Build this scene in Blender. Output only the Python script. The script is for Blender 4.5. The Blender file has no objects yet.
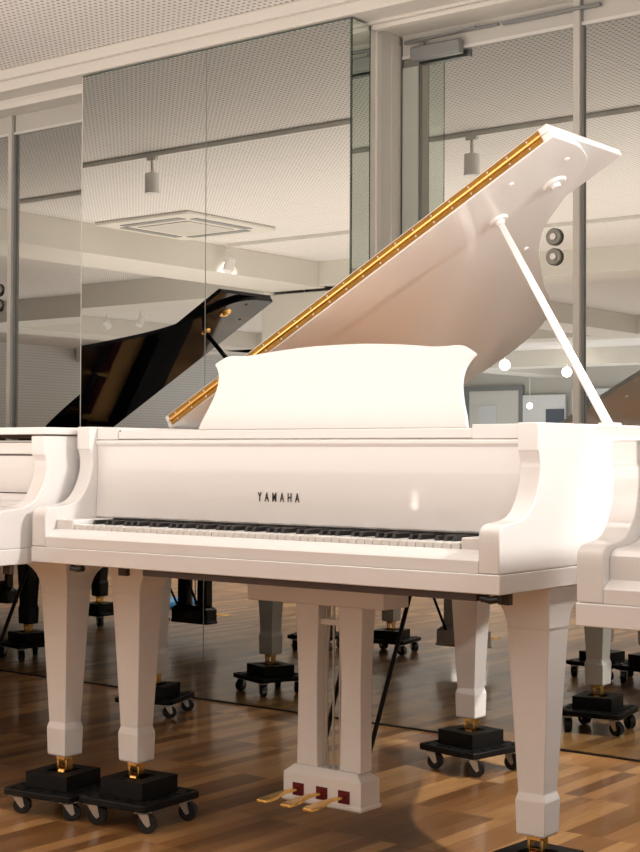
import bpy, bmesh, math
from mathutils import Matrix, Vector
from math import sin, cos, pi, radians as R
C = bpy.context.scene.collection

# ------------------------------------------------------------------ materials
def newmat(name):
    m = bpy.data.materials.new(name); m.use_nodes = True
    nt = m.node_tree; b = nt.nodes['Principled BSDF']
    return m, nt, b
def mat(name, col, rough=0.5, metal=0.0, coat=0.0, spec=0.5, var=0.0, scale=6.0, emit=None, es=0.0):
    m, nt, b = newmat(name)
    b.inputs['Base Color'].default_value = (*col, 1)
    b.inputs['Roughness'].default_value = rough
    b.inputs['Metallic'].default_value = metal
    b.inputs['Coat Weight'].default_value = coat
    b.inputs['Coat Roughness'].default_value = 0.03
    b.inputs['Specular IOR Level'].default_value = spec
    if emit:
        b.inputs['Emission Color'].default_value = (*emit, 1); b.inputs['Emission Strength'].default_value = es
    if var > 0:
        tc = nt.nodes.new('ShaderNodeTexCoord'); no = nt.nodes.new('ShaderNodeTexNoise')
        no.inputs['Scale'].default_value = scale; no.inputs['Detail'].default_value = 4
        mx = nt.nodes.new('ShaderNodeMix'); mx.data_type = 'RGBA'
        mx.inputs[6].default_value = (*[c*(1-var) for c in col], 1); mx.inputs[7].default_value = (*[min(1, c*(1+var)) for c in col], 1)
        nt.links.new(tc.outputs['Object'], no.inputs['Vector']); nt.links.new(no.outputs['Fac'], mx.inputs[0])
        nt.links.new(mx.outputs[2], b.inputs['Base Color'])
    return m

WHITE = mat('white_lacquer', (0.80, 0.775, 0.755), 0.32, coat=0.8, var=0.012, scale=3)
KEYW = mat('key_white', (0.82, 0.80, 0.77), 0.3, coat=0.3, var=0.01)
BLACKL = mat('black_lacquer', (0.004, 0.004, 0.006), 0.06, spec=0.28, var=0.1)
KEYB = mat('key_black', (0.012, 0.011, 0.011), 0.35, var=0.1)
RUBBER = mat('black_rubber', (0.005, 0.005, 0.005), 0.5, spec=0.25, var=0.3, scale=40)
TYRE = mat('grey_wheel', (0.012, 0.012, 0.013), 0.35, spec=0.4, var=0.2, scale=30)
STEEL = mat('zinc_steel', (0.62, 0.60, 0.56), 0.3, metal=1.0, var=0.06, scale=30)
BRASS = mat('brass', (0.86, 0.52, 0.16), 0.22, metal=1.0, var=0.12, scale=60)
BRASSD = mat('aged_brass', (0.36, 0.19, 0.045), 0.25, metal=1.0, var=0.35, scale=25)
DARKW = mat('dark_wood', (0.045, 0.025, 0.018), 0.5, var=0.3, scale=12)
PLATE = mat('gold_plate', (0.75, 0.46, 0.16), 0.35, metal=0.7, var=0.05, scale=20)
SOUND = mat('soundboard', (0.55, 0.30, 0.12), 0.4, var=0.12, scale=9)
FELT = mat('red_felt', (0.13, 0.007, 0.009), 0.9, var=0.1, scale=50)
STRING = mat('string_copper', (0.75, 0.42, 0.25), 0.3, metal=1.0, var=0.05)
INK = mat('letter_black', (0.02, 0.018, 0.018), 0.4, var=0.1)
PAINT = mat('cream_paint', (0.74, 0.71, 0.65), 0.55, var=0.015, scale=4)
LAMPW = mat('lamp_white', (0.90, 0.89, 0.86), 0.4, var=0.01)
PAINTG = mat('grey_paint', (0.60, 0.58, 0.53), 0.5, var=0.02, scale=4)
ALU = mat('aluminium', (0.78, 0.76, 0.72), 0.4, metal=0.1, var=0.03, scale=20)
CLOSER = mat('closer_grey', (0.30, 0.31, 0.31), 0.4, metal=0.4, var=0.04)
GREENEDGE = mat('glass_edge', (0.02, 0.055, 0.035), 0.15, coat=1, var=0.1)
SEAM = mat('seam_grey', (0.25, 0.27, 0.25), 0.3, var=0.05)
BLUE = mat('blue_sheet', (0.05, 0.30, 0.62), 0.5, var=0.1)
POSTER = mat('poster_white', (0.75, 0.76, 0.78), 0.6, var=0.02)
POSTERD = mat('poster_dark', (0.09, 0.11, 0.15), 0.6, var=0.1)
JAMBREFL = mat('green_grey_reflection', (0.50, 0.53, 0.47), 0.3, coat=0.5, var=0.02)  # flat tone for the painted jamb reflection
LAMPON = mat('lamp_glow', (1, 1, 1), 0.5, emit=(1.0, 0.90, 0.78), es=20, var=0)
LOCK = mat('lock_dark', (0.22, 0.22, 0.20), 0.3, metal=0.8, var=0.1)

def mirror_mat(name, col, rough=0.0):
    m, nt, b = newmat(name)
    b.inputs['Metallic'].default_value = 1.0; b.inputs['Roughness'].default_value = rough
    tc = nt.nodes.new('ShaderNodeTexCoord'); no = nt.nodes.new('ShaderNodeTexNoise'); no.inputs['Scale'].default_value = 1.3
    mx = nt.nodes.new('ShaderNodeMix'); mx.data_type = 'RGBA'
    mx.inputs[6].default_value = (*[c*0.985 for c in col], 1); mx.inputs[7].default_value = (*[c*1.015 for c in col], 1)
    nt.links.new(tc.outputs['Object'], no.inputs['Vector']); nt.links.new(no.outputs['Fac'], mx.inputs[0])
    nt.links.new(mx.outputs[2], b.inputs['Base Color'])
    return m
MIRROR = mirror_mat('reflective_glass', (0.50, 0.515, 0.49))
MIRRORG = mirror_mat('reflective_glass_green', (0.78, 0.85, 0.78))

def floor_mat():
    m, nt, b = newmat('parquet')
    N = nt.nodes; L = nt.links
    tc = N.new('ShaderNodeTexCoord'); mp = N.new('ShaderNodeMapping'); mp.inputs['Rotation'].default_value = (0, 0, R(90))
    L.new(tc.outputs['Object'], mp.inputs['Vector'])
    br = N.new('ShaderNodeTexBrick'); br.offset = 0.37; br.offset_frequency = 1
    for k, v in (('Scale', 1.0), ('Mortar Size', 0.0006), ('Brick Width', 0.40), ('Row Height', 0.056), ('Bias', 0.0)): br.inputs[k].default_value = v
    br.inputs['Color1'].default_value = (0, 0, 0, 1); br.inputs['Color2'].default_value = (1, 1, 1, 1); br.inputs['Mortar'].default_value = (0.35, 0.35, 0.35, 1)
    L.new(mp.outputs['Vector'], br.inputs['Vector'])
    ramp = N.new('ShaderNodeValToRGB')
    e = ramp.color_ramp.elements
    e[0].position = 0.0; e[0].color = (0.17, 0.072, 0.022, 1); e[1].position = 1.0; e[1].color = (0.56, 0.31, 0.120, 1)
    x = ramp.color_ramp.elements.new(0.5); x.color = (0.36, 0.175, 0.060, 1)
    L.new(br.outputs['Color'], ramp.inputs['Fac'])
    mp2 = N.new('ShaderNodeMapping'); mp2.inputs['Scale'].default_value = (26, 2.2, 1); L.new(tc.outputs['Object'], mp2.inputs['Vector'])
    no = N.new('ShaderNodeTexNoise'); no.inputs['Scale'].default_value = 2.2; no.inputs['Detail'].default_value = 5; L.new(mp2.outputs['Vector'], no.inputs['Vector'])
    mx = N.new('ShaderNodeMix'); mx.data_type = 'RGBA'; mx.blend_type = 'MULTIPLY'; mx.inputs[0].default_value = 0.55
    rr = N.new('ShaderNodeValToRGB'); rr.color_ramp.elements[0].position = 0.3; rr.color_ramp.elements[0].color = (0.55, 0.52, 0.5, 1); rr.color_ramp.elements[1].position = 0.7; rr.color_ramp.elements[1].color = (1, 1, 1, 1)
    L.new(no.outputs['Fac'], rr.inputs['Fac']); L.new(ramp.outputs['Color'], mx.inputs[6]); L.new(rr.outputs['Color'], mx.inputs[7])
    L.new(mx.outputs[2], b.inputs['Base Color'])
    b.inputs['Roughness'].default_value = 0.30; b.inputs['Specular IOR Level'].default_value = 0.3; b.inputs['Coat Weight'].default_value = 0.22; b.inputs['Coat Roughness'].default_value = 0.07
    no2 = N.new('ShaderNodeTexNoise'); no2.inputs['Scale'].default_value = 2.5; L.new(tc.outputs['Object'], no2.inputs['Vector'])
    bp = N.new('ShaderNodeBump'); bp.inputs['Strength'].default_value = 0.04; bp.inputs['Distance'].default_value = 0.03
    L.new(no2.outputs['Fac'], bp.inputs['Height']); L.new(bp.outputs['Normal'], b.inputs['Coat Normal'])
    return m
FLOOR = floor_mat()

def perf_mat(name, base, hole, pitch=0.030, rad=0.24, vertical=False, joint=0.455):
    m, nt, b = newmat(name)
    N = nt.nodes; L = nt.links
    tc = N.new('ShaderNodeTexCoord'); sp = N.new('ShaderNodeSeparateXYZ'); L.new(tc.outputs['Object'], sp.inputs[0])
    def M(op, a, bb=None, c=None):
        n = N.new('ShaderNodeMath'); n.operation = op
        for i, v in enumerate((a, bb, c)):
            if v is None: continue
            if isinstance(v, (int, float)): n.inputs[i].default_value = v
            else: L.new(v, n.inputs[i])
        return n.outputs[0]
    ax, ay = (sp.outputs['X'], sp.outputs['Y']) if not vertical else (sp.outputs['Y'], sp.outputs['Z'])
    fx = M('SUBTRACT', M('FRACT', M('DIVIDE', ax, pitch)), 0.5); fy = M('SUBTRACT', M('FRACT', M('DIVIDE', ay, pitch)), 0.5)
    d = M('SQRT', M('ADD', M('MULTIPLY', fx, fx), M('MULTIPLY', fy, fy)))
    h = M('LESS_THAN', d, rad)
    jx = M('LESS_THAN', M('FRACT', M('DIVIDE', ax, joint*2)), 0.004); jy = M('LESS_THAN', M('FRACT', M('DIVIDE', ay, joint)), 0.007)
    j = M('MULTIPLY', M('MAXIMUM', jx, jy), 0.45)
    f = M('MAXIMUM', h, j)
    mx = N.new('ShaderNodeMix'); mx.data_type = 'RGBA'; mx.inputs[6].default_value = (*base, 1); mx.inputs[7].default_value = (*hole, 1)
    L.new(f, mx.inputs[0]); L.new(mx.outputs[2], b.inputs['Base Color'])
    b.inputs['Roughness'].default_value = 0.8
    return m
CEIL = perf_mat('perforated_ceiling', (0.87, 0.845, 0.82), (0.36, 0.34, 0.31))
def slat_mat():
    m, nt, b = newmat('slatted_wall'); N = nt.nodes; L = nt.links
    tc = N.new('ShaderNodeTexCoord'); wv = N.new('ShaderNodeTexWave'); wv.bands_direction = 'Z'; wv.inputs['Scale'].default_value = 6.5
    L.new(tc.outputs['Object'], wv.inputs['Vector'])
    r = N.new('ShaderNodeValToRGB'); r.color_ramp.elements[0].position = 0.15; r.color_ramp.elements[0].color = (0.60, 0.60, 0.60, 1); r.color_ramp.elements[1].position = 0.45; r.color_ramp.elements[1].color = (0.72, 0.71, 0.69, 1)
    L.new(wv.outputs['Fac'], r.inputs['Fac']); L.new(r.outputs['Color'], b.inputs['Base Color']); b.inputs['Roughness'].default_value = 0.7
    return m
LOUVRE = slat_mat()

# ------------------------------------------------------------------ mesh helpers
def link(name, bm, m, parent=None, smooth=False, bevel=0.0, seg=2, angle=35, sharp=28):
    bmesh.ops.recalc_face_normals(bm, faces=bm.faces[:])
    me = bpy.data.meshes.new(name); bm.to_mesh(me); bm.free()
    me.materials.append(m)
    o = bpy.data.objects.new(name, me); C.objects.link(o)
    if parent: o.parent = parent
    for p in me.polygons: p.use_smooth = True
    if not smooth: me.set_sharp_from_angle(angle=R(sharp))
    if bevel > 0:
        md = o.modifiers.new('bevel', 'BEVEL'); md.width = bevel; md.segments = seg; md.limit_method = 'ANGLE'; md.angle_limit = R(angle)
        md.harden_normals = False
    return o
def box(bm, x0, x1, y0, y1, z0, z1):
    v = [bm.verts.new((x, y, z)) for z in (z0, z1) for x, y in ((x0, y0), (x1, y0), (x1, y1), (x0, y1))]
    for f in ((3, 2, 1, 0), (4, 5, 6, 7), (0, 1, 5, 4), (1, 2, 6, 5), (2, 3, 7, 6), (3, 0, 4, 7)): bm.faces.new([v[i] for i in f])
    return bm
def B(*a): return box(bmesh.new(), *a)
def prism(bm, pts, a0, a1, axis='z'):
    f = {'z': lambda p, a: (p[0], p[1], a), 'x': lambda p, a: (a, p[0], p[1]), 'y': lambda p, a: (p[0], a, p[1])}[axis]
    lo = [bm.verts.new(f(p, a0)) for p in pts]; hi = [bm.verts.new(f(p, a1)) for p in pts]
    n = len(pts)
    bm.faces.new(lo[::-1]); bm.faces.new(hi)
    for i in range(n): bm.faces.new((lo[i], lo[(i+1) % n], hi[(i+1) % n], hi[i]))
    return bm
def loft(bm, secs, close=True):
    rings = [[bm.verts.new(p) for p in s] for s in secs]
    n = len(rings[0])
    for a, b in zip(rings, rings[1:]):
        for i in range(n): bm.faces.new((a[i], a[(i+1) % n], b[(i+1) % n], b[i]))
    if close: bm.faces.new(rings[0][::-1]); bm.faces.new(rings[-1])
    return bm
def tube(bm, pts, r, n=10, r1=None):
    pts = [Vector(p) for p in pts]; secs = []
    for i, p in enumerate(pts):
        d = (pts[min(i+1, len(pts)-1)] - pts[max(i-1, 0)]).normalized()
        a = Vector((0, 0, 1)) if abs(d.z) < 0.9 else Vector((1, 0, 0))
        u = d.cross(a).normalized(); w = d.cross(u)
        rr = r if r1 is None else r + (r1-r)*i/(len(pts)-1)
        secs.append([p + (u*cos(2*pi*k/n) + w*sin(2*pi*k/n))*rr for k in range(n)])
    return loft(bm, secs)
def catmull(P, n=5):
    out = []
    for i in range(len(P)-1):
        p0 = P[max(i-1, 0)]; p1 = P[i]; p2 = P[i+1]; p3 = P[min(i+2, len(P)-1)]
        for k in range(n):
            t = k/n
            out.append(tuple(0.5*((2*b) + (-a+c)*t + (2*a-5*b+4*c-d)*t*t + (-a+3*b-3*c+d)*t**3) for a, b, c, d in zip(p0, p1, p2, p3)))
    out.append(P[-1]); return out
def text_mesh(s, size, m, name, parent, loc, rot, spacing=1.0, sx=1.0, kind=None):
    cu = bpy.data.curves.new('t', 'FONT'); cu.body = s; cu.size = size; cu.extrude = 0.0006; cu.offset = 0.0003; cu.space_character = spacing; cu.align_x = 'CENTER'
    to = bpy.data.objects.new('t', cu); C.objects.link(to)
    bpy.context.view_layer.update()
    dg = bpy.context.evaluated_depsgraph_get()
    me = bpy.data.meshes.new_from_object(to.evaluated_get(dg)); bpy.data.objects.remove(to)
    me.materials.clear(); me.materials.append(m)
    o = bpy.data.objects.new(name, me); C.objects.link(o); o.location = loc; o.rotation_euler = rot; o.scale = (sx, 1, 1)
    if parent: o.parent = parent
    return o
def thing(name, label, cat, loc=(0, 0, 0), rz=0, group=None):
    o = bpy.data.objects.new(name, None); C.objects.link(o); o.empty_display_size = 0.1
    o.location = loc; o.rotation_euler = (0, 0, rz); o['label'] = label; o['category'] = cat
    if group: o['group'] = group
    return o
def tag(o, label, cat, group=None):
    o['label'] = label; o['category'] = cat
    if group: o['group'] = group
    return o
def struct(name, bm, m, parent=None, **k):
    o = link(name, bm, m, parent, **k)
    if parent is None: o['kind'] = 'structure'
    return o
def sempty(name, loc=(0, 0, 0)):
    o = bpy.data.objects.new(name, None); C.objects.link(o); o.location = loc; o['kind'] = 'structure'; return o

# ------------------------------------------------------------------ piano
FZ = -0.012
W = 1.48; ZB = 0.729; ZS = 0.7725; ZT = 1.10
CURVE = [(1.48, 0.625), (1.475, 0.70), (1.445, 0.78), (1.385, 0.84), (1.28, 0.905), (1.167, 0.985), (1.076, 1.10), (1.00, 1.23), (0.93, 1.36), (0.86, 1.51), (0.76, 1.63), (0.62, 1.69), (0.45, 1.705), (0.20, 1.69), (0.06, 1.66), (0.012, 1.60), (0.0, 1.50)]
def outline(extra=0.0, off=0.0):
    P = [(x, y + extra*max(0, min(1, (y-0.7)/0.6))) for x, y in CURVE]
    P = catmull(P, 4)
    if off:
        Q = []
        for i, p in enumerate(P):
            a = Vector(P[max(i-1, 0)]); b = Vector(P[min(i+1, len(P)-1)]); d = (b-a).normalized()
            Q.append((p[0] - d.y*off*1.0, p[1] + d.x*off)) if False else Q.append((p[0] + (-d.y)*off, p[1] + d.x*off))
        P = Q
    return P
def rim_ring(bm, extra, t, y0, z0, z1, proud=0.0):
    out = [(W+proud, y0)] + outline(extra, -proud) + [(-proud, y0)]
    inn = [(W-t, y0)] + outline(extra, t) + [(t, y0)]
    n = len(out)
    rings = []
    for i in range(n):
        rings.append([bm.verts.new((*out[i], z0)), bm.verts.new((*out[i], z1)), bm.verts.new((*inn[i], z1)), bm.verts.new((*inn[i], z0))])
    for a, b in zip(rings, rings[1:]):
        for k in range(4): bm.faces.new((a[k], a[(k+1) % 4], b[(k+1) % 4], b[k]))
    bm.faces.new(rings[0]); bm.faces.new(rings[-1][::-1])
    return bm
def cheek_profile(zt, cs=1.0):
    d = zt - 1.10
    P = [(0.0, 0.852), (0.003, 0.864), (0.012, 0.873), (0.028, 0.878), (0.060, 0.881), (0.095, 0.886), (0.124, 0.898), (0.146, 0.920), (0.161, 0.946), (0.171, 0.975), (0.174, 1.00), (0.171, 1.02), (0.166, 1.035 + d*0.4)]
    P = [(y*cs if y > 0.02 else y, z) for y, z in P]
    return [(0.0, ZS), (0.0, 0.83)] + catmull(P, 3) + [(0.163*cs, 1.0365 + d*0.4), (0.163*cs, zt), (0.62, zt), (0.62, ZS)]

def leg_bm(bx):
    # square tapered leg with flared bracket at top and a wider foot block
    prof = [(0.158, 0.034, 0.031), (0.162, 0.037, 0.034), (0.238, 0.039, 0.036), (0.256, 0.034, 0.031), (0.630, 0.054, 0.046), (0.634, 0.055, 0.047)]
    secs = []
    for z, a, b in prof: secs.append([(-a, -b, z), (a, -b, z), (a, b, z), (-a, b, z)])
    for z, e in ((0.650, 0.002), (0.668, 0.008), (0.684, 0.018), (0.698, 0.033), (0.710, 0.054), (0.7285, 0.075)):
        l = -0.055 - (e if bx >= 0 else e*0.15); r = 0.055 + (e if bx <= 0 else e*0.15)
        secs.append([(l, -0.047-e*0.2, z), (r, -0.047-e*0.2, z), (r, 0.047+e*1.2, z), (l, 0.047+e*1.2, z)])
    return loft(bmesh.new(), secs)
def make_leg(parent, M, x, y, bx, lifted=True):
    o = link('leg', leg_bm(bx), M, parent, bevel=0.002, sharp=9, angle=9); o.location = (x, y, 0)
    bm = bmesh.new(); box(bm, -0.018, 0.018, -0.018, 0.018, 0.146, 0.158)
    box(bm, -0.020, -0.014, -0.012, 0.014, 0.098, 0.147); box(bm, 0.014, 0.020, -0.012, 0.014, 0.098, 0.147)
    tube(bm, [(-0.012, 0, 0.1055), (0.012, 0, 0.1055)], 0.0175, 16)
    c = link('caster', bm, BRASS, o, bevel=0.001)
    return o

def lid_parts(parent, M, angle, flap_open, extra=0.0, ZT=ZT, ff=0.13):
    root = bpy.data.objects.new('lid', None)
    pts = [(W+0.008, 0.545), (W+0.008, 0.62)] + outline(extra, -0.008)[1:] + [(-0.008, 0.545)]
    lid = link('lid', prism(bmesh.new(), pts, 0, 0.020), M, parent, bevel=0.002)
    lid.location = (0, 0, ZT+0.004); lid.rotation_euler = (0, -angle, 0)
    if flap_open:
        f = link('lid_flap', B(-0.008, W+0.008, 0.545, 0.947, 0.0215, 0.0415), M, lid, bevel=0.003)
    else:
        f = link('lid_flap', B(-0.008, W+0.008, ff, 0.543, 0.0, 0.020), M, lid, bevel=0.003)
    if flap_open:
        bm = bmesh.new()
        box(bm, 0.01, W-0.02, 0.5425, 0.5445, 0.004, 0.0195); box(bm, 0.01, W-0.02, 0.5425, 0.5445, 0.0225, 0.0375)
        link('hinge', bm, BRASSD, lid)
        link('hinge_pin', tube(bmesh.new(), [(0.01, 0.5405, 0.021), (W-0.02, 0.5405, 0.021)], 0.0042, 12), BRASS, lid)
        sc = None
        for k in range(22):
            for z in (0.0105, 0.030):
                if sc is None: o = sc = link('hinge_screw', tube(bmesh.new(), [(0, 0.5427, 0), (0, 0.5413, 0)], 0.0028, 8), STEEL, lid)
                else: o = sc.copy(); C.objects.link(o)
                o.location = (0.04 + k*(W-0.1)/21, 0, z)
    if angle > 0.1:
        for x, y, r in ((1.434, 0.703, 0.010), (1.08, 1.031, 0.010), (0.35, 1.55, 0.010), (1.30, 0.62, 0.010)):
            bm = bmesh.new(); tube(bm, [(x, y, 0.001), (x, y, -0.004)], r*0.8, 16, r*0.6); link('rubber_buffer', bm, M, lid, smooth=False, bevel=0.001)
        for (x, y, r) in ((1.164, 0.756, 0.030), (1.344, 0.780, 0.036)):
            bm = tube(bmesh.new(), [(x, y, 0.001), (x, y, -0.006)], r, 24, r*0.8); tube(bm, [(x, y, -0.006), (x, y, -0.016)], 0.014, 24, 0.012)
            link('prop_cup', bm, M if M is WHITE else BRASS, lid)
    return lid

def legxy(extra): return [(0.120, 0.287), (W-0.072 - extra*0.35, 0.29 + extra*0.6), (0.480 - extra*0.33, 1.48 + extra*2.1)]
def grand_piano(name, label, loc, M, opened, fallboard_open, desk, extra=0.0, group=None, front=True, letters=False, rz=0, ZT=ZT, ff=0.13, cs=1.0):
    t = thing(name, label, 'grand piano', loc, rz, group)
    # outer case
    bm = rim_ring(bmesh.new(), extra, 0.045, 0.6201, ZS+0.0015, ZT)
    link('rim', bm, M, t, bevel=0.0025)
    bm = rim_ring(bmesh.new(), extra, 0.09, 0.54, ZB, ZS, 0.0015)
    link('base_rim', bm, M, t, bevel=0.0015)
    link('keybed', B(-0.0015, W+0.0015, -0.0015, 0.54, ZB, ZS-0.0005), M, t, bevel=0.0025)
    link('bed_moulding', B(0.42, W-0.06, 0.004, 0.06, ZB-0.016, ZB), DARKW, t)
    for x0, x1 in ((0.0, 0.053), (W-0.053, W)):
        link('cheek', prism(bmesh.new(), cheek_profile(ZT, cs), x0, x1, 'x'), M, t, bevel=0.004, seg=3, angle=50)
    # key slip with sloping top
    slip = [(0.0015, ZS), (0.0015, 0.799), (0.005, 0.803), (0.038, 0.8205), (0.040, 0.820), (0.040, ZS)]
    link('key_slip', prism(bmesh.new(), slip, 0.0535, W-0.0535, 'x'), M, t, bevel=0.001)
    if fallboard_open:
        for x0, x1 in ((0.0535, 0.122), (W-0.122, W-0.0535)):
            link('key_block', B(x0, x1, 0.0405, 0.190, ZS, 0.846), M, t, bevel=0.003)
        k = link('key_frame', B(0.123, W-0.123, 0.045, 0.185, ZS, 0.806), DARKW, t)
        n = 52; kw = (W-0.25)/n; wm = None; bmh = None
        pat = [1, 0, 1, 1, 0, 1, 1]   # black key to the right of A B C D E F G
        for i in range(n):
            if wm is None:
                bm = B(0, kw-0.0022, 0.042, 0.187, 0.8065, 0.833); o = link('white_key', bm, KEYW, k, bevel=0.0008, seg=1); wm = o
            else:
                o = wm.copy(); C.objects.link(o)
            o.location.x = 0.125 + i*kw
        for i in range(n-1):
            if pat[i % 7]:
                if bmh is None:
                    bm = loft(bmesh.new(), [[(-0.0055, 0.090, 0.833), (0.0055, 0.090, 0.833), (0.0055, 0.187, 0.833), (-0.0055, 0.187, 0.833)],
                                            [(-0.0045, 0.095, 0.844), (0.0045, 0.095, 0.844), (0.0045, 0.187, 0.844), (-0.0045, 0.187, 0.844)]])
                    o = link('black_key', bm, KEYB, k); bmh = o
                else:
                    o = bmh.copy(); C.objects.link(o)
                o.location.x = 0.125 + (i+1)*kw - 0.0006
        link('name_felt', B(0.123, W-0.123, 0.1875, 0.200, 0.834, 0.8455), KEYB, t)
        fb = [(0.190, 0.846), (0.187, 0.851), (0.189, 0.90), (0.192, 0.95), (0.193, 1.01), (0.190, 1.045), (0.184, 1.053), (0.184, 1.060), (0.190, 1.063), (0.215, 1.063), (0.215, 0.846)]
        f = link('fallboard', prism(bmesh.new(), fb, 0.0535, W-0.0535, 'x'), M, t, bevel=0.0015)
        if letters:
            text_mesh('YAMAHA', 0.0330, INK, 'lettering', f, (W/2-0.024, 0.1885, 0.9055), (R(90), 0, 0), 2.1, 0.60)
    else:
        fb = [(0.034, 0.808), (0.028, 0.812), (0.026, 0.845), (0.028, 0.858), (0.036, 0.867), (0.048, 0.871), (0.10, 0.874), (0.14, 0.882), (0.170, 0.900), (0.180, 0.920), (0.182, 0.9215), (0.184, 0.923), (0.185, 0.97), (0.185, 1.026), (0.188, 1.028), (0.188, 1.030), (0.185, 1.032), (0.185, 1.063), (0.215, 1.063), (0.215, 0.90), (0.16, 0.86), (0.06, 0.80)]
        f = link('fallboard', prism(bmesh.new(), fb, 0.0535, W-0.0535, 'x'), M, t, bevel=0.001)
        bm = B(0.054, W-0.054, 0.1835, 0.190, 1.0265, 1.0295); box(bm, 0.054, W-0.054, 0.1785, 0.19, 0.9195, 0.9222)
        link('fallboard_seam', bm, DARKW, f)
    # top front board (music shelf)
    link('music_shelf', B(0.0535, W-0.0535, 0.200, 0.400, 1.064, ZT-0.0125), M, t, bevel=0.002)
    if opened:
        for x0, x1 in ((0.0535, 0.134), (1.291, W-0.0535)): link('shelf_end_block', B(x0, x1, 0.190, 0.31, 1.064, 1.0975), M, t, bevel=0.002)
    if opened:
        bm = B(0.135, 1.29, 0.193, 0.1995, 1.066, 1.0885); s = link('desk_slide', bm, M, t, bevel=0.002)
        bm = bmesh.new(); tube(bm, [(0.142, 0.1935, 1.088), (0.142, 0.1915, 1.088)], 0.003, 10); link('desk_screw', bm, LOCK, s)
    if desk:
        c = 0.749
        half = [(0.441, 0.0), (0.431, 0.03), (0.418, 0.06), (0.406, 0.095), (0.402, 0.125), (0.406, 0.150), (0.418, 0.170), (0.4275, 0.180), (0.424, 0.186), (0.404, 0.197), (0.388, 0.203), (0.365, 0.205), (0.34, 0.2035), (0.30, 0.204), (0.25, 0.209), (0.18, 0.215), (0.09, 0.220), (0.0, 0.221)]
        half = catmull(half, 3)
        half = [(x, z*1.055) for x, z in half]
        pts = [(c+x, z) for x, z in half] + [(c-x, z) for x, z in half[-2::-1]]
        d = link('music_desk', prism(bmesh.new(), pts, -0.006, 0.006, 'y'), M, t, bevel=0.002, angle=50)
        d.location = (0, 0.335, 1.091); d.rotation_euler = (R(-17), 0, 0)
        for x in (0.5, 1.0):
            bm = tube(bmesh.new(), [(x, 0.06, 0.012), (x, 0.012, 0.13)], 0.004, 8); link('desk_stay', bm, BRASS, d)
    # interior
    if opened:
        sb = [(W-0.046, 0.42)] + outline(extra, 0.0465) + [(0.0465, 0.42)]
        link('soundboard', prism(bmesh.new(), sb, 0.93, 0.94), SOUND, t)
        pl = bmesh.new()
        # cast plate: tail web, pin block web and long bars
        box(pl, 0.06, W-0.06, 0.43, 0.60, 1.00, 1.012)
        for (x0, y0, x1, y1, w) in ((0.10, 0.6, 0.14, 1.62, 0.035), (0.38, 0.6, 0.42, 1.62, 0.022), (0.66, 0.6, 0.70, 1.55, 0.022), (0.95, 0.6, 0.90, 1.27, 0.022), (1.20, 0.6, 1.13, 0.95, 0.022), (0.08, 1.55, 0.62, 1.61, 0.05), (0.62, 1.61, 1.35, 0.76, 0.05)):
            d = Vector((x1-x0, y1-y0)).normalized(); nx, ny = -d.y*w/2, d.x*w/2
            prism(pl, [(x0+nx, y0+ny), (x0-nx, y0-ny), (x1-nx, y1-ny), (x1+nx, y1+ny)], 0.985, 1.03)
        link('cast_plate', pl, PLATE, t, bevel=0.003)
        st = bmesh.new()
        for i in range(70):
            x = 0.12 + i*0.0178
            y1 = 1.52 if x < 0.6 else 1.52 - (x-0.6)*0.95
            box(st, x-0.0012, x+0.0012, 0.50, y1, 1.014, 1.0165)
        s = link('strings', st, STRING, t); s['kind'] = 'stuff'
        link('felt_strip', B(0.10, W-0.10, 0.605, 0.665, 1.0175, 1.025), FELT, t)
        dm = bmesh.new()
        for i in range(60):
            x = 0.13 + i*0.0205; box(dm, x, x+0.012, 0.70, 0.74, 1.02, 1.045)
        s = link('damper_heads', dm, KEYB, t); s['kind'] = 'stuff'
    ang = R(28.8) if opened else 0.0
    lid_parts(t, M, ang, opened, extra, ZT, ff)
    if opened:
        a = Vector((1.452, 0.555, 1.100)); b = Vector((1.164*cos(R(28.8)) + 0.018*sin(R(28.8)), 0.756, ZT+0.004 + 1.164*sin(R(28.8)) - 0.018*cos(R(28.8))))
        bm = tube(bmesh.new(), [a, a.lerp(b, 0.5), b], 0.017, 4, 0.0125)
        p = link('lid_prop', bm, M, t, bevel=0.003)
        bm = B(1.437, 1.474, 0.528, 0.582, 1.088, 1.106); link('prop_hinge', bm, M, t, bevel=0.002)
    # legs
    for k, (lx, ly) in enumerate(legxy(extra)): make_leg(t, M, lx, ly, (-1, 1, 0)[k])
    # latches under the bed
    for xa, xb in ((0.17, 0.30), (1.452, 1.462)):
        bm = tube(bmesh.new(), [(xa-0.022, 0.010, 0.7195), (xa-0.015, 0.010, 0.7195), (xa, 0.010, 0.7165), (xa+0.015, 0.010, 0.7195), (xa+0.022, 0.010, 0.7195)], 0.0085, 12)
        link('leg_latch', bm, KEYB, t)
        link('latch_plate', B(xb-0.016, xb+0.012, 0.05, 0.065, 0.704, 0.7285), DARKW, t)
    # lyre
    l = link('lyre_block', B(0.415, 0.880, 0.42, 0.535, 0.622, ZB-0.0165), M, t, bevel=0.003)
    for x in (0.578, 0.724):
        secs = [[(x+a, 0.440-b2, z), (x+w-a, 0.440-b2, z), (x+w-a, 0.490+b2, z), (x+a, 0.490+b2, z)] for z, a, w, b2 in ((0.186, 0, 0.070, 0.0), (0.42, 0.004, 0.072, 0.0), (0.622, -0.004, 0.072, 0.004))]
        link('lyre_pillar', loft(bmesh.new(), secs), M, t, bevel=0.002)
    link('lyre_crosspiece', B(0.650, 0.722, 0.447, 0.475, 0.568, 0.584), M, t, bevel=0.002)
    x0, x1, y0, y1 = 0.548, 0.809, 0.42, 0.505
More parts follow.
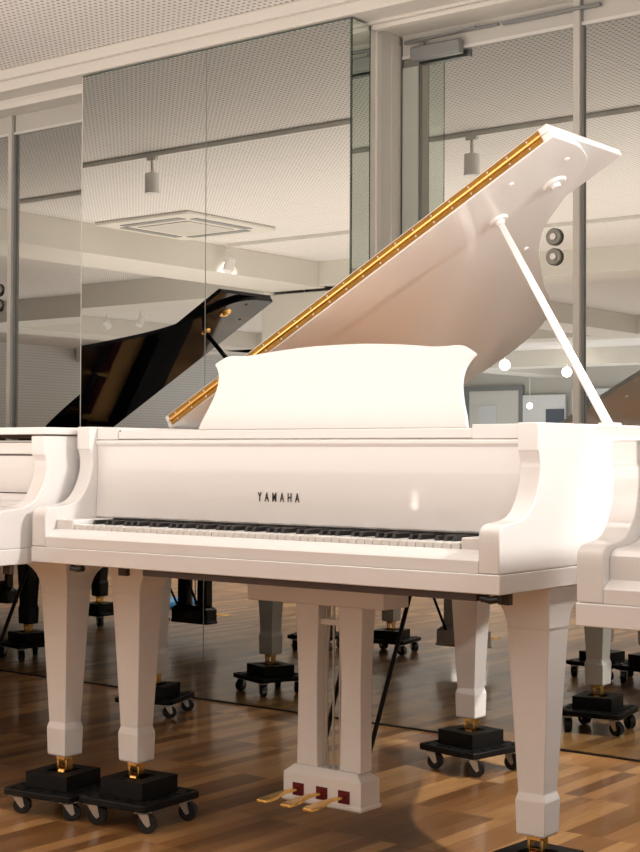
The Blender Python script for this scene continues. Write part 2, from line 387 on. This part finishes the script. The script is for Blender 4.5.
    secs = [[(x0, y0, 0.088), (x1, y0, 0.088), (x1, y1, 0.088), (x0, y1, 0.088)], [(x0-0.004, y0-0.004, 0.092), (x1+0.004, y0-0.004, 0.092), (x1+0.004, y1+0.004, 0.092), (x0-0.004, y1+0.004, 0.092)],
            [(x0-0.004, y0-0.004, 0.100), (x1+0.004, y0-0.004, 0.100), (x1+0.004, y1+0.004, 0.100), (x0-0.004, y1+0.004, 0.100)], [(x0, y0, 0.102), (x1, y0, 0.102), (x1, y1, 0.102), (x0, y1, 0.102)],
            [(x0, y0, 0.166), (x1, y0, 0.166), (x1, y1, 0.166), (x0, y1, 0.166)], [(x0+0.025, y0+0.016, 0.186), (x1-0.025, y0+0.016, 0.186), (x1-0.025, y1-0.016, 0.186), (x0+0.025, y1-0.016, 0.186)]]
    pb = link('pedal_box', loft(bmesh.new(), secs), M, t, bevel=0.001)
    for x in (0.600, 0.680, 0.754):
        link('pedal_felt', B(x-0.019, x+0.019, y0-0.0015, y0+0.002, 0.106, 0.140), FELT, pb)
        secs = []
        for yy, z, hw in ((0.425, 0.124, 0.0075), (0.36, 0.126, 0.008), (0.335, 0.124, 0.012), (0.31, 0.121, 0.0205), (0.28, 0.120, 0.0225), (0.262, 0.119, 0.016)):
            secs.append([(x-hw, yy, z-0.004), (x+hw, yy, z-0.004), (x+hw*0.8, yy, z+0.004), (x-hw*0.8, yy, z+0.004)])
        link('pedal', loft(bmesh.new(), secs), BRASS, t, bevel=0.0015)
    for x in (0.662, 0.686, 0.708):
        link('pedal_rod', tube(bmesh.new(), [(x, 0.462, 0.18), (x, 0.462, 0.622)], 0.0032, 8), STEEL, t)
    for xa, xb in ((0.756, 0.735), (0.604, 0.55)):
        link('lyre_brace', tube(bmesh.new(), [(xa, 0.507, 0.17), (xb, 0.80, 0.735)], 0.0065, 8), RUBBER, t)
    return t

main = grand_piano('grand_piano', 'white grand piano with raised lid, white music desk and open keyboard lettered YAMAHA', (0, 0, 0), WHITE, True, True, True, letters=True)
GW = 'white grand pianos with closed lids'
GB = 'black grand pianos seen in the mirrored glass'
left = grand_piano('grand_piano', 'white grand piano with closed lid, cut off at left edge behind the open keyboard', (-1.508, -0.098, -0.008), WHITE, False, False, False, extra=0.09, group=GW, ZT=1.082, ff=0.160)
right = grand_piano('grand_piano', 'white grand piano with closed lid, only its left cheek showing at right edge', (1.812, -0.280, -0.014), WHITE, False, False, False, group=GW, ZT=1.070, ff=0.085, cs=0.85)
blk = grand_piano('grand_piano', 'black grand piano with raised lid, reflected in mirrored glass at left', (-3.17, 0.05, 0), BLACKL, True, False, False, group=GB)
blk2 = grand_piano('grand_piano', 'black grand piano with closed lid, its legs reflected at lower left edge', (-4.88, 0.00, 0), BLACKL, False, False, False, group=GB)

# ------------------------------------------------------------------ dollies
def make_dolly():
    t = thing('piano_dolly', 'x', 'dolly')
    h = 0.125; c = 0.018
    pts = [(-h+c, -h), (h-c, -h), (h-c*0.3, -h+c*0.3), (h, -h+c), (h, h-c), (h-c*0.3, h-c*0.3), (h-c, h), (-h+c, h), (-h+c*0.3, h-c*0.3), (-h, h-c), (-h, -h+c), (-h+c*0.3, -h+c*0.3)]
    link('deck', prism(bmesh.new(), pts, 0.062, 0.082), RUBBER, t, bevel=0.003)
    st = None
    for i in range(5):
        for j in range(5):
            x, y = -0.10+i*0.05, -0.10+j*0.05
            if abs(x) > 0.09 or abs(y) > 0.09:
                if st is None: o = st = link('deck_stud', tube(bmesh.new(), [(0, 0, 0.0815), (0, 0, 0.085)], 0.009, 10), RUBBER, t)
                else: o = st.copy(); C.objects.link(o)
                o.location = (x, y, 0)
    bm = bmesh.new()   # cup block: four walls round a shallow well
    a, b = 0.076, 0.036
    box(bm, -a, a, -a, -b, 0.0825, 0.130); box(bm, -a, a, b, a, 0.0825, 0.130); box(bm, -a, -b, -b, b, 0.0825, 0.130); box(bm, b, a, -b, b, 0.0825, 0.130)
    box(bm, -b, b, -b, b, 0.0825, 0.0995)
    link('cup_block', bm, RUBBER, t)
    for i, (x, y) in enumerate(((-0.090, -0.090), (0.090, -0.090), (0.090, 0.090), (-0.090, 0.090))):
        a = (0.5, 0.75, 0.3, 1.1)[i]
        M4 = Matrix.Translation((x, y, 0)) @ Matrix.Rotation(a, 4, 'Z')
        bm = bmesh.new(); box(bm, -0.024, 0.024, -0.02, 0.02, 0.0585, 0.0618)
        tube(bm, [(0, 0, 0.054), (0, 0, 0.059)], 0.013, 12)
        for q in (-1, 1):
            prism(bm, [(-0.014, 0.055), (0.014, 0.055), (0.020, 0.024), (0.012, 0.018), (0.004, 0.026)], q*0.0155-0.001, q*0.0155+0.001, 'y')
        box(bm, -0.014, 0.014, -0.0165, 0.0165, 0.053, 0.0552)
        tube(bm, [(0.012, -0.019, 0.0262), (0.012, 0.019, 0.0262)], 0.0035, 10)
        bm.transform(M4); w = link('caster_fork', bm, STEEL, t)
        bm = bmesh.new(); tube(bm, [(0.012, -0.0125, 0.0262), (0.012, -0.0105, 0.0262), (0.012, 0.0105, 0.0262), (0.012, 0.0125, 0.0262)], 0.026, 24)
        bm.transform(M4); link('caster_wheel', bm, TYRE, w, bevel=0.002)
    return t
def copy_tree(o, parent=None):
    c = o.copy(); C.objects.link(c); c.parent = parent
    for ch in [x for x in bpy.data.objects if x.parent == o]: copy_tree(ch, c)
    return c
proto = make_dolly()
DG = 'black wheeled dollies under the piano legs'
spots = []
def legs_of(p, extra=0.0):
    x, y, _ = p.location
    return [(x+a, y+b) for a, b in legxy(extra)]
LB = {
 0: ['black dolly under the front left leg of the open white piano', 'black dolly at bottom edge under front right leg of open white piano', 'black dolly under the rear leg of the open white piano'],
 1: ['black dolly reflected just right of the white pedal lyre', 'black dolly at lower left edge under the neighbouring white piano leg', 'black dolly under the rear leg of the closed white piano at left'],
 2: ['black dolly under left front leg of the closed white piano at right', 'black dolly under right front leg of the closed white piano at right', 'black dolly under rear leg of the closed white piano at right'],
 3: ['black dolly under bass side leg of the open black piano in reflection', 'black dolly under treble side leg of the open black piano in reflection', 'black dolly under rear leg of the open black piano in reflection'],
 4: ['black dolly under bass side leg of the closed black piano in reflection', 'black dolly under treble side leg of the closed black piano in reflection', 'black dolly under rear leg of the closed black piano in reflection']}
first = True; DO = {(0, 0): 0.012, (1, 1): -0.006}
ROT = {(0, 0): 4, (0, 1): -3, (0, 2): -10, (1, 1): 8, (1, 2): 20, (1, 0): -12, (3, 0): 30, (3, 1): -15, (3, 2): 12}
for pi_, (p, ex) in enumerate(((main, 0), (left, 0.09), (right, 0), (blk, 0), (blk2, 0))):
    for k, (x, y) in enumerate(legs_of(p, ex)):
        if pi_ == 2 and k: continue
        o = proto if first else copy_tree(proto); first = False
        o['label'] = LB[pi_][k]; o['group'] = DG
        o.location = (x + DO.get((pi_, k), 0), y, FZ); o.rotation_euler = (0, 0, R(ROT.get((pi_, k), 0)))
        o.scale = (1, 1, {1: 0.905, 2: 0.857}.get(pi_, 1.0))

# ------------------------------------------------------------------ the room
H = 2.84; WN = 1.93; DN = 2.26; XL = -16.3; XR = 9.0; YB = -20.0
struct('floor', B(XL, XR, YB, DN+0.3, -0.1, FZ), FLOOR)
struct('ceiling', B(XL, XR, YB, DN+0.3, H, H+0.1), CEIL)
struct('wall_left', B(XL-0.1, XL, YB, DN+0.3, FZ, H), LOUVRE)
struct('wall_front', B(XL, XR, YB-0.1, YB, FZ, H), PAINTG)
struct('wall_back', B(XL, XR, DN+0.06, DN+0.16, FZ, H), PAINT)
# header above the glass wall
UL, UR = -1.887, -0.36
hb = bmesh.new(); box(hb, XL, XR, WN+0.105, DN+0.06, 2.735, H); struct('trim_1', hb, PAINT, bevel=0.003)
hb = bmesh.new(); box(hb, XL, XR, WN-0.02, WN+0.105, 2.745, H); struct('trim_2', hb, PAINT, bevel=0.004)
hb = bmesh.new(); box(hb, XL, XR, WN-0.05, WN-0.02, 2.79, H); struct('trim_3', hb, PAINT, bevel=0.006)
hb = bmesh.new(); box(hb, XL, UL-0.01, WN+0.10, WN+0.16, 2.70, 2.735); box(hb, UR+0.01, XR, WN+0.12, WN+0.16, 2.715, 2.735); struct('trim_4', hb, PAINT, bevel=0.004)
# central projecting bay with mirrored glass (two panes)
struct('wall_bay', B(UL+0.01, UR-0.01, WN+0.008, DN+0.06, FZ, 2.735), PAINT)
bm = B(UR-0.0099, UR+0.004, WN+0.12, DN, 0.84, 2.735); box(bm, UR+0.0041, UR+0.016, WN+0.15, WN+0.19, 0.84, 2.715); box(bm, UR+0.0041, UR+0.010, WN+0.26, DN, 0.84, 2.7)
struct('trim_5', bm, PAINT, bevel=0.003)
for i, (a, b) in enumerate(((UL, -1.1285), (-1.1265, UR-0.004))):
    w = sempty('window_%d' % (i+1), ((a+b)/2, WN, 0))
    o = link('glass', B(a-(a+b)/2, b-(a+b)/2, 0.0, 0.006, -0.004, 2.735), MIRROR, w)
    if i: 
        o = link('side_glass', B(b-(a+b)/2+0.0005, b-(a+b)/2+0.0065, 0.004, 0.118, -0.004, 2.735), MIRRORG, w)
        o = link('glass_edge', B(b-(a+b)/2, b-(a+b)/2+0.006, -0.003, 0.003, -0.004, 2.735), GREENEDGE, w)
        o = link('glass_edge', B(b-(a+b)/2, b-(a+b)/2+0.008, 0.1185, 0.122, -0.004, 2.735), GREENEDGE, w)
        o = link('top_edge', B(a-(a+b)/2, b-(a+b)/2+0.006, -0.002, 0.006, 2.7352, 2.739), GREENEDGE, w)
    else:
        o = link('glass_edge', B(b-(a+b)/2-0.0005, b-(a+b)/2+0.0025, -0.001, 0.004, -0.004, 2.735), SEAM, w)
        o = link('glass_edge', B(a-(a+b)/2-0.004, a-(a+b)/2, -0.001, 0.1, -0.004, 2.735), ALU, w)
        o = link('top_edge', B(a-(a+b)/2, b-(a+b)/2, -0.002, 0.006, 2.7352, 2.739), GREENEDGE, w)
# low mirrored plinth either side of the bay
for i, (a, b) in enumerate(((XL, UL-0.006), (UR+0.004, XR))):
    w = sempty('window_%d' % (i+3), (0, WN, 0))
    link('glass', B(a, b, 0.0, 0.006, -0.004, 0.83), MIRROR, w)
    link('ledge', B(a, b, 0.006, DN-WN+0.05, -0.004, 0.83), PAINT, w)
struct('baseboard_back', B(XL, XR, WN-0.003, WN+0.010, FZ, -0.005), KEYB)
# doors with recessed reflective glass
def door(name, u0, u1, post_u, lock, closer):
    d = sempty(name, (post_u, DN, 0)); X = post_u
    link('door_glass', B(u0-X, u1-X, 0, 0.008, 0.84, 2.640), MIRROR, d)
    link('transom', B(u0-X, u1-X, -0.008, 0.05, 2.641, 2.735), PAINTG, d, bevel=0.002)
    bm = B(u0-X, u1-X, -0.014, -0.004, 2.636, 2.648); link('top_rail', bm, ALU, d)
    link('door_post', B(-0.016, 0.012, -0.028, -0.001, 0.84, 2.735), PAINTG, d, bevel=0.002)
    if name == 'door_1': link('jamb_reflection', B(u0-X+0.002, u0-X+0.078, -0.012, -0.002, 0.84, 2.60), JAMBREFL, d, bevel=0.002)  # pale panel painted as the jamb's reflection in the door glass
    link('post_dark_strip', B(0.0125, 0.018, -0.012, -0.001, 0.84, 2.735), CLOSER, d)  # thin dark grey strip along the right side of the post
    for z in lock[1]:
        bm = tube(bmesh.new(), [(lock[0]-X, -0.014, z), (lock[0]-X, -0.001, z)], 0.033, 28)
        l = link('door_lock', bm, LOCK, d, bevel=0.004)
        link('lock_cylinder', tube(bmesh.new(), [(lock[0]-X, -0.019, z), (lock[0]-X, -0.012, z)], 0.014, 20), STEEL, l, bevel=0.002)
    c0, c1 = closer
    cl = link('door_closer', B(c0-X, c1-X, -0.052, -0.015, 2.612, 2.668), CLOSER, d, bevel=0.005)
    bm = bmesh.new()
    tube(bm, [(c0-X+0.05, -0.034, 2.668), (c0-X+0.05, -0.034, 2.685)], 0.010, 10)
    prism(bm, [(c0-X-0.03, -0.05), (c0-X+0.33, -0.09), (c0-X+0.335, -0.072), (c0-X-0.03, -0.034)], 2.684, 2.690)
    prism(bm, [(c0-X-0.04, -0.034), (c0-X+0.40, -0.034), (c0-X+0.40, -0.018), (c0-X-0.04, -0.018)], 2.694, 2.704)
    box(bm, c0-X+0.42, c0-X+0.84, -0.04, -0.015, 2.690, 2.702)
    link('closer_arm', bm, CLOSER, cl, bevel=0.001)
    return d
door('door_1', UR+0.02, XR, 0.466, (0.36, (1.852, 1.776)), (-0.275, -0.04))
door('door_2', XL, UL-0.02, -2.745, (-2.855, (1.856, 1.776)), (-2.05, -1.93))

# beams, column
for i, a in enumerate(((-6.2, -5.55, -4.6, WN+0.1, 2.60), (-16.2, -6.2, -5.1, -4.5, 2.58), (-5.55, 8.9, -5.1, -4.5, 2.62), (-16.2, 8.9, -11.2, -10.6, 2.60), (-6.2, -5.55, -10.6, -5.1, 2.60), (-16.2, 8.9, -16.2, -15.6, 2.56), (-12.2, -11.5, -20, -5.1, 2.6))):
    struct('trim_%d' % (i+6), B(a[0], a[1], a[2], a[3], a[4], H-0.0005), PAINT, bevel=0.004)
struct('wall_pillar', B(-6.35, -5.45, -5.35, -4.62, FZ, 2.58), PAINT, bevel=0.006)
# ceiling cassette
ac = thing('air_conditioner', 'square white ceiling cassette air conditioner, reflected in glass above the black piano', 'air conditioner', (-4.98, -2.06, H))
link('panel', B(-0.5, 0.5, -0.52, 0.52, -0.028, -0.001), PAINT, ac, bevel=0.01)
link('grille', B(-0.27, 0.27, -0.27, 0.27, -0.036, -0.0285), PAINTG, ac, bevel=0.003)
for x0, x1, y0, y1 in ((-0.42, -0.34, -0.32, 0.32), (0.34, 0.42, -0.32, 0.32), (-0.32, 0.32, -0.42, -0.34), (-0.32, 0.32, 0.34, 0.42)):
    link('air_slot', B(x0, x1, y0, y1, -0.033, -0.0285), CLOSER, ac, bevel=0.002)
# tracks and spotlights
TG = 'ceiling lighting tracks'
def track(u0, u1, n, label):
    o = link('lighting_track', B(u0, u1, n-0.014, n+0.014, H-0.030, H-0.0005), ALU, bevel=0.002); tag(o, label, 'lighting track', TG)
track(-5.16, 7.0, 0.15, 'long grey lighting track running across the ceiling above the piano fronts')
track(-5.45, -1.0, -3.09, 'grey lighting track on ceiling beside the cassette air conditioner, reflected')
track(-11.2, -9.6, -6.6, 'short lighting track on far ceiling, reflected above the black piano tail')
SG = 'ceiling spotlights on tracks'
def spot(u, n, label, kind='can', ztop=H-0.03, glow=False, tilt=0):
    t = thing('spotlight', label, 'spotlight', (u, n, ztop), 0, SG)
    link('adapter', B(-0.035, 0.035, -0.014, 0.014, -0.020, -0.0005), PAINT, t, bevel=0.002)
    link('stem', tube(bmesh.new(), [(0, 0, -0.0205), (0, 0, -0.095)], 0.010, 10), PAINT, t)
    bm = bmesh.new()
    tube(bm, [(0, 0, 0.06), (0, 0, 0.054), (0, 0, -0.054), (0, 0, -0.062)], 0.043, 24, 0.046)
    h = link('lamp_head', bm, LAMPW, t, bevel=0.004); h.location = (0, 0, -0.157); h.rotation_euler = (tilt, 0, 0)
    if glow:
        g = link('lamp_lens', tube(bmesh.new(), [(0, 0, -0.063), (0, 0, -0.066)], 0.036, 20), LAMPON, h)
    return t
spot(-3.19, 0.15, 'white cylinder spotlight reflected in upper left of the central glass pane')
spot(-1.337, 0.15, 'white cylinder spotlight reflected in door glass beside the raised lid tip')
spot(-5.43, -3.09, 'small white spotlight reflected below the cassette air conditioner', tilt=0.4)
spot(-10.6, -6.6, 'white spotlight, left one of the pair reflected above the black piano tail', tilt=-0.9)
spot(-10.0, -6.6, 'white spotlight, right one of the pair reflected above the black piano tail', tilt=0.5)
for i, (u, n, lab) in enumerate(((-9.26, -12.72, 'glowing lamp, leftmost of the bright lamps reflected behind the music desk'), (-8.94, -12.93, 'glowing lamp, second bright lamp reflected right of the music desk'), (-9.1, -15.24, 'glowing lamp reflected just left of the lid prop beside door post'), (-12.1, -19.2, 'small glowing lamp reflected low above the far posters'))):
    t = thing('spotlight', lab, 'spotlight', (u, n, H), 0, SG); dz = 0.42 if i < 3 else 0.84
    link('stem', tube(bmesh.new(), [(0, 0, -0.0005), (0, 0, -dz+0.08)], 0.01, 8), PAINT, t)
    bm = bmesh.new(); bmesh.ops.create_icosphere(bm, subdivisions=3, radius=0.085 if i < 3 else 0.06); bm.transform(Matrix.Translation((0, 0, -dz)))
    link('lamp_globe', bm, LAMPON, t, smooth=True)
# far wall pieces seen in the door glass
d3 = sempty('door_3', (-13.4, YB, 0))
link('door_leaf', B(-0.62, 0.62, 0.0, 0.05, FZ, 2.36), ALU, d3); link('door_frame', prism(bmesh.new(), [(-0.72, 0), (-0.62, 0), (-0.62, 2.36), (0.62, 2.36), (0.62, 0), (0.72, 0), (0.72, 2.46), (-0.72, 2.46)], 0.002, 0.09, 'y'), CLOSER, d3)
PG = 'posters on the far wall'
def poster(u, w, z0, z1, m, lab, n=YB):
    tag(link('poster', B(u-w/2, u+w/2, n, n+0.02, z0, z1), m), lab, 'poster', PG)
poster(-13.55, 0.42, 1.55, 2.05, POSTER, 'small pale poster on the far door, reflected right of the music desk', YB+0.05)
for u0, w0, zt, lab in ((-12.15, 1.0, 2.25, 'white display panel standing beside the far door in reflection'), (-10.95, 1.1, 2.35, 'white display panel at far wall reflected behind the lid prop')):
    tag(link('display_panel', B(u0-w0/2, u0+w0/2, YB+0.08, YB+0.14, FZ, zt), POSTER, bevel=0.004), lab, 'display panel')
poster(-11.88, 0.42, 1.62, 1.95, POSTERD, 'small dark poster on the white panel, reflected left of lid prop', YB+0.1398)
poster(-10.95, 0.85, 1.75, 2.2, POSTERD, 'wide dark notice on the far panel, reflected behind the lid prop', YB+0.1398)
tag(link('floor_sheet', B(-0.19, 0.19, -0.15, 0.15, FZ+0.0005, 0.04), BLUE, bevel=0.02), 'folded bright blue sheet on the floor, reflected behind left front leg', 'sheet').location = (-3.92, -0.72, 0)

# ------------------------------------------------------------------ light
w = bpy.data.worlds.new('World'); bpy.context.scene.world = w; w.use_nodes = True
bg = w.node_tree.nodes['Background']; bg.inputs['Color'].default_value = (1.0, 0.93, 0.86, 1); bg.inputs['Strength'].default_value = 0.6
def sl(loc, aim, power, col, ang=70, blend=0.5, rad=0.05):
    l = bpy.data.lights.new('spot_lamp', 'SPOT'); l.energy = power; l.color = col; l.spot_size = R(ang); l.spot_blend = blend; l.shadow_soft_size = rad
    o = bpy.data.objects.new('spot_lamp', l); C.objects.link(o); o.location = loc
    o.rotation_euler = (Vector(aim)-Vector(loc)).to_track_quat('-Z', 'Y').to_euler()
    return o
def up(loc, sx, sy, power, col):  # added upward fill light to brighten the ceiling; no fixture belongs to it
    l = bpy.data.lights.new('ceiling_fill', 'AREA'); l.shape = 'RECTANGLE'; l.size = sx; l.size_y = sy; l.energy = power; l.color = col
    o = bpy.data.objects.new('ceiling_fill', l); C.objects.link(o); o.location = loc; o.rotation_euler = (pi, 0, 0)
WARM = (1.0, 0.93, 0.87); WH = (1.0, 0.965, 0.925)
sl((3.7, 0.8, 2.72), (0.9, 0.3, 0.8), 400, WH, 65, 0.6, 0.12)
sl((3.9, -1.05, 2.72), (0.9, 0.1, 0.8), 60, WH, 65, 0.6, 0.06)
sl((2.2, 1.72, 2.75), (0.9, 0.9, 0), 330, WARM, 44, 0.3, 0.03)
sl((-0.2, 1.6, 2.78), (-0.5, 1.3, 0), 40, WARM, 60, 0.5, 0.04)
sl((0.9, -0.65, 2.75), (0.7, 0.3, 0.9), 30, WH, 80, 0.8, 0.2)
sl((-2.3, -0.65, 2.75), (-2.2, 0.2, 0.9), 30, WH, 80, 0.8, 0.2)
for (x, y) in ((-4.4, -1.6), (-1.9, -2.6), (-5.5, -3.2), (-8.5, -6.5), (-3, -8), (-8, -13), (-13, -9), (3.5, -5)):
    sl((x, y, 2.7), (x, y, 0), 300, WARM, 80, 0.7, 0.12)
up((-2.5, -2.2, 0.9), 9, 4, 265, WARM); up((3.5, -4.5, 0.9), 6, 5, 130, WARM); up((-9, -8.0, 0.9), 10, 9, 280, (1, 0.97, 0.94)); up((-9, -16, 0.9), 12, 7, 420, (0.95, 0.97, 1.0)); up((2, -12, 0.9), 10, 10, 240, WARM)

# ------------------------------------------------------------------ camera
cam = bpy.data.cameras.new('camera'); co = bpy.data.objects.new('camera', cam); C.objects.link(co)
cam.sensor_fit = 'VERTICAL'; cam.sensor_height = 24; cam.sensor_width = 24*640/852; cam.lens = 1487.28/852*24
r = Vector((0.78860116, 0.61488999, 0.00430187)); u = Vector((0.00767247, -0.01683496, 0.99982884)); f = Vector((-0.61485717, 0.78843318, 0.01799379))
co.matrix_world = Matrix(((r.x, u.x, -f.x, 3.1198), (r.y, u.y, -f.y, -2.7232), (r.z, u.z, -f.z, 1.03), (0, 0, 0, 1)))
bpy.context.scene.camera = co
vs = bpy.context.scene.view_settings
vs.view_transform = 'Standard'; vs.look = 'None'; vs.gamma = 1; vs.use_curve_mapping = False; vs.exposure = 0.0
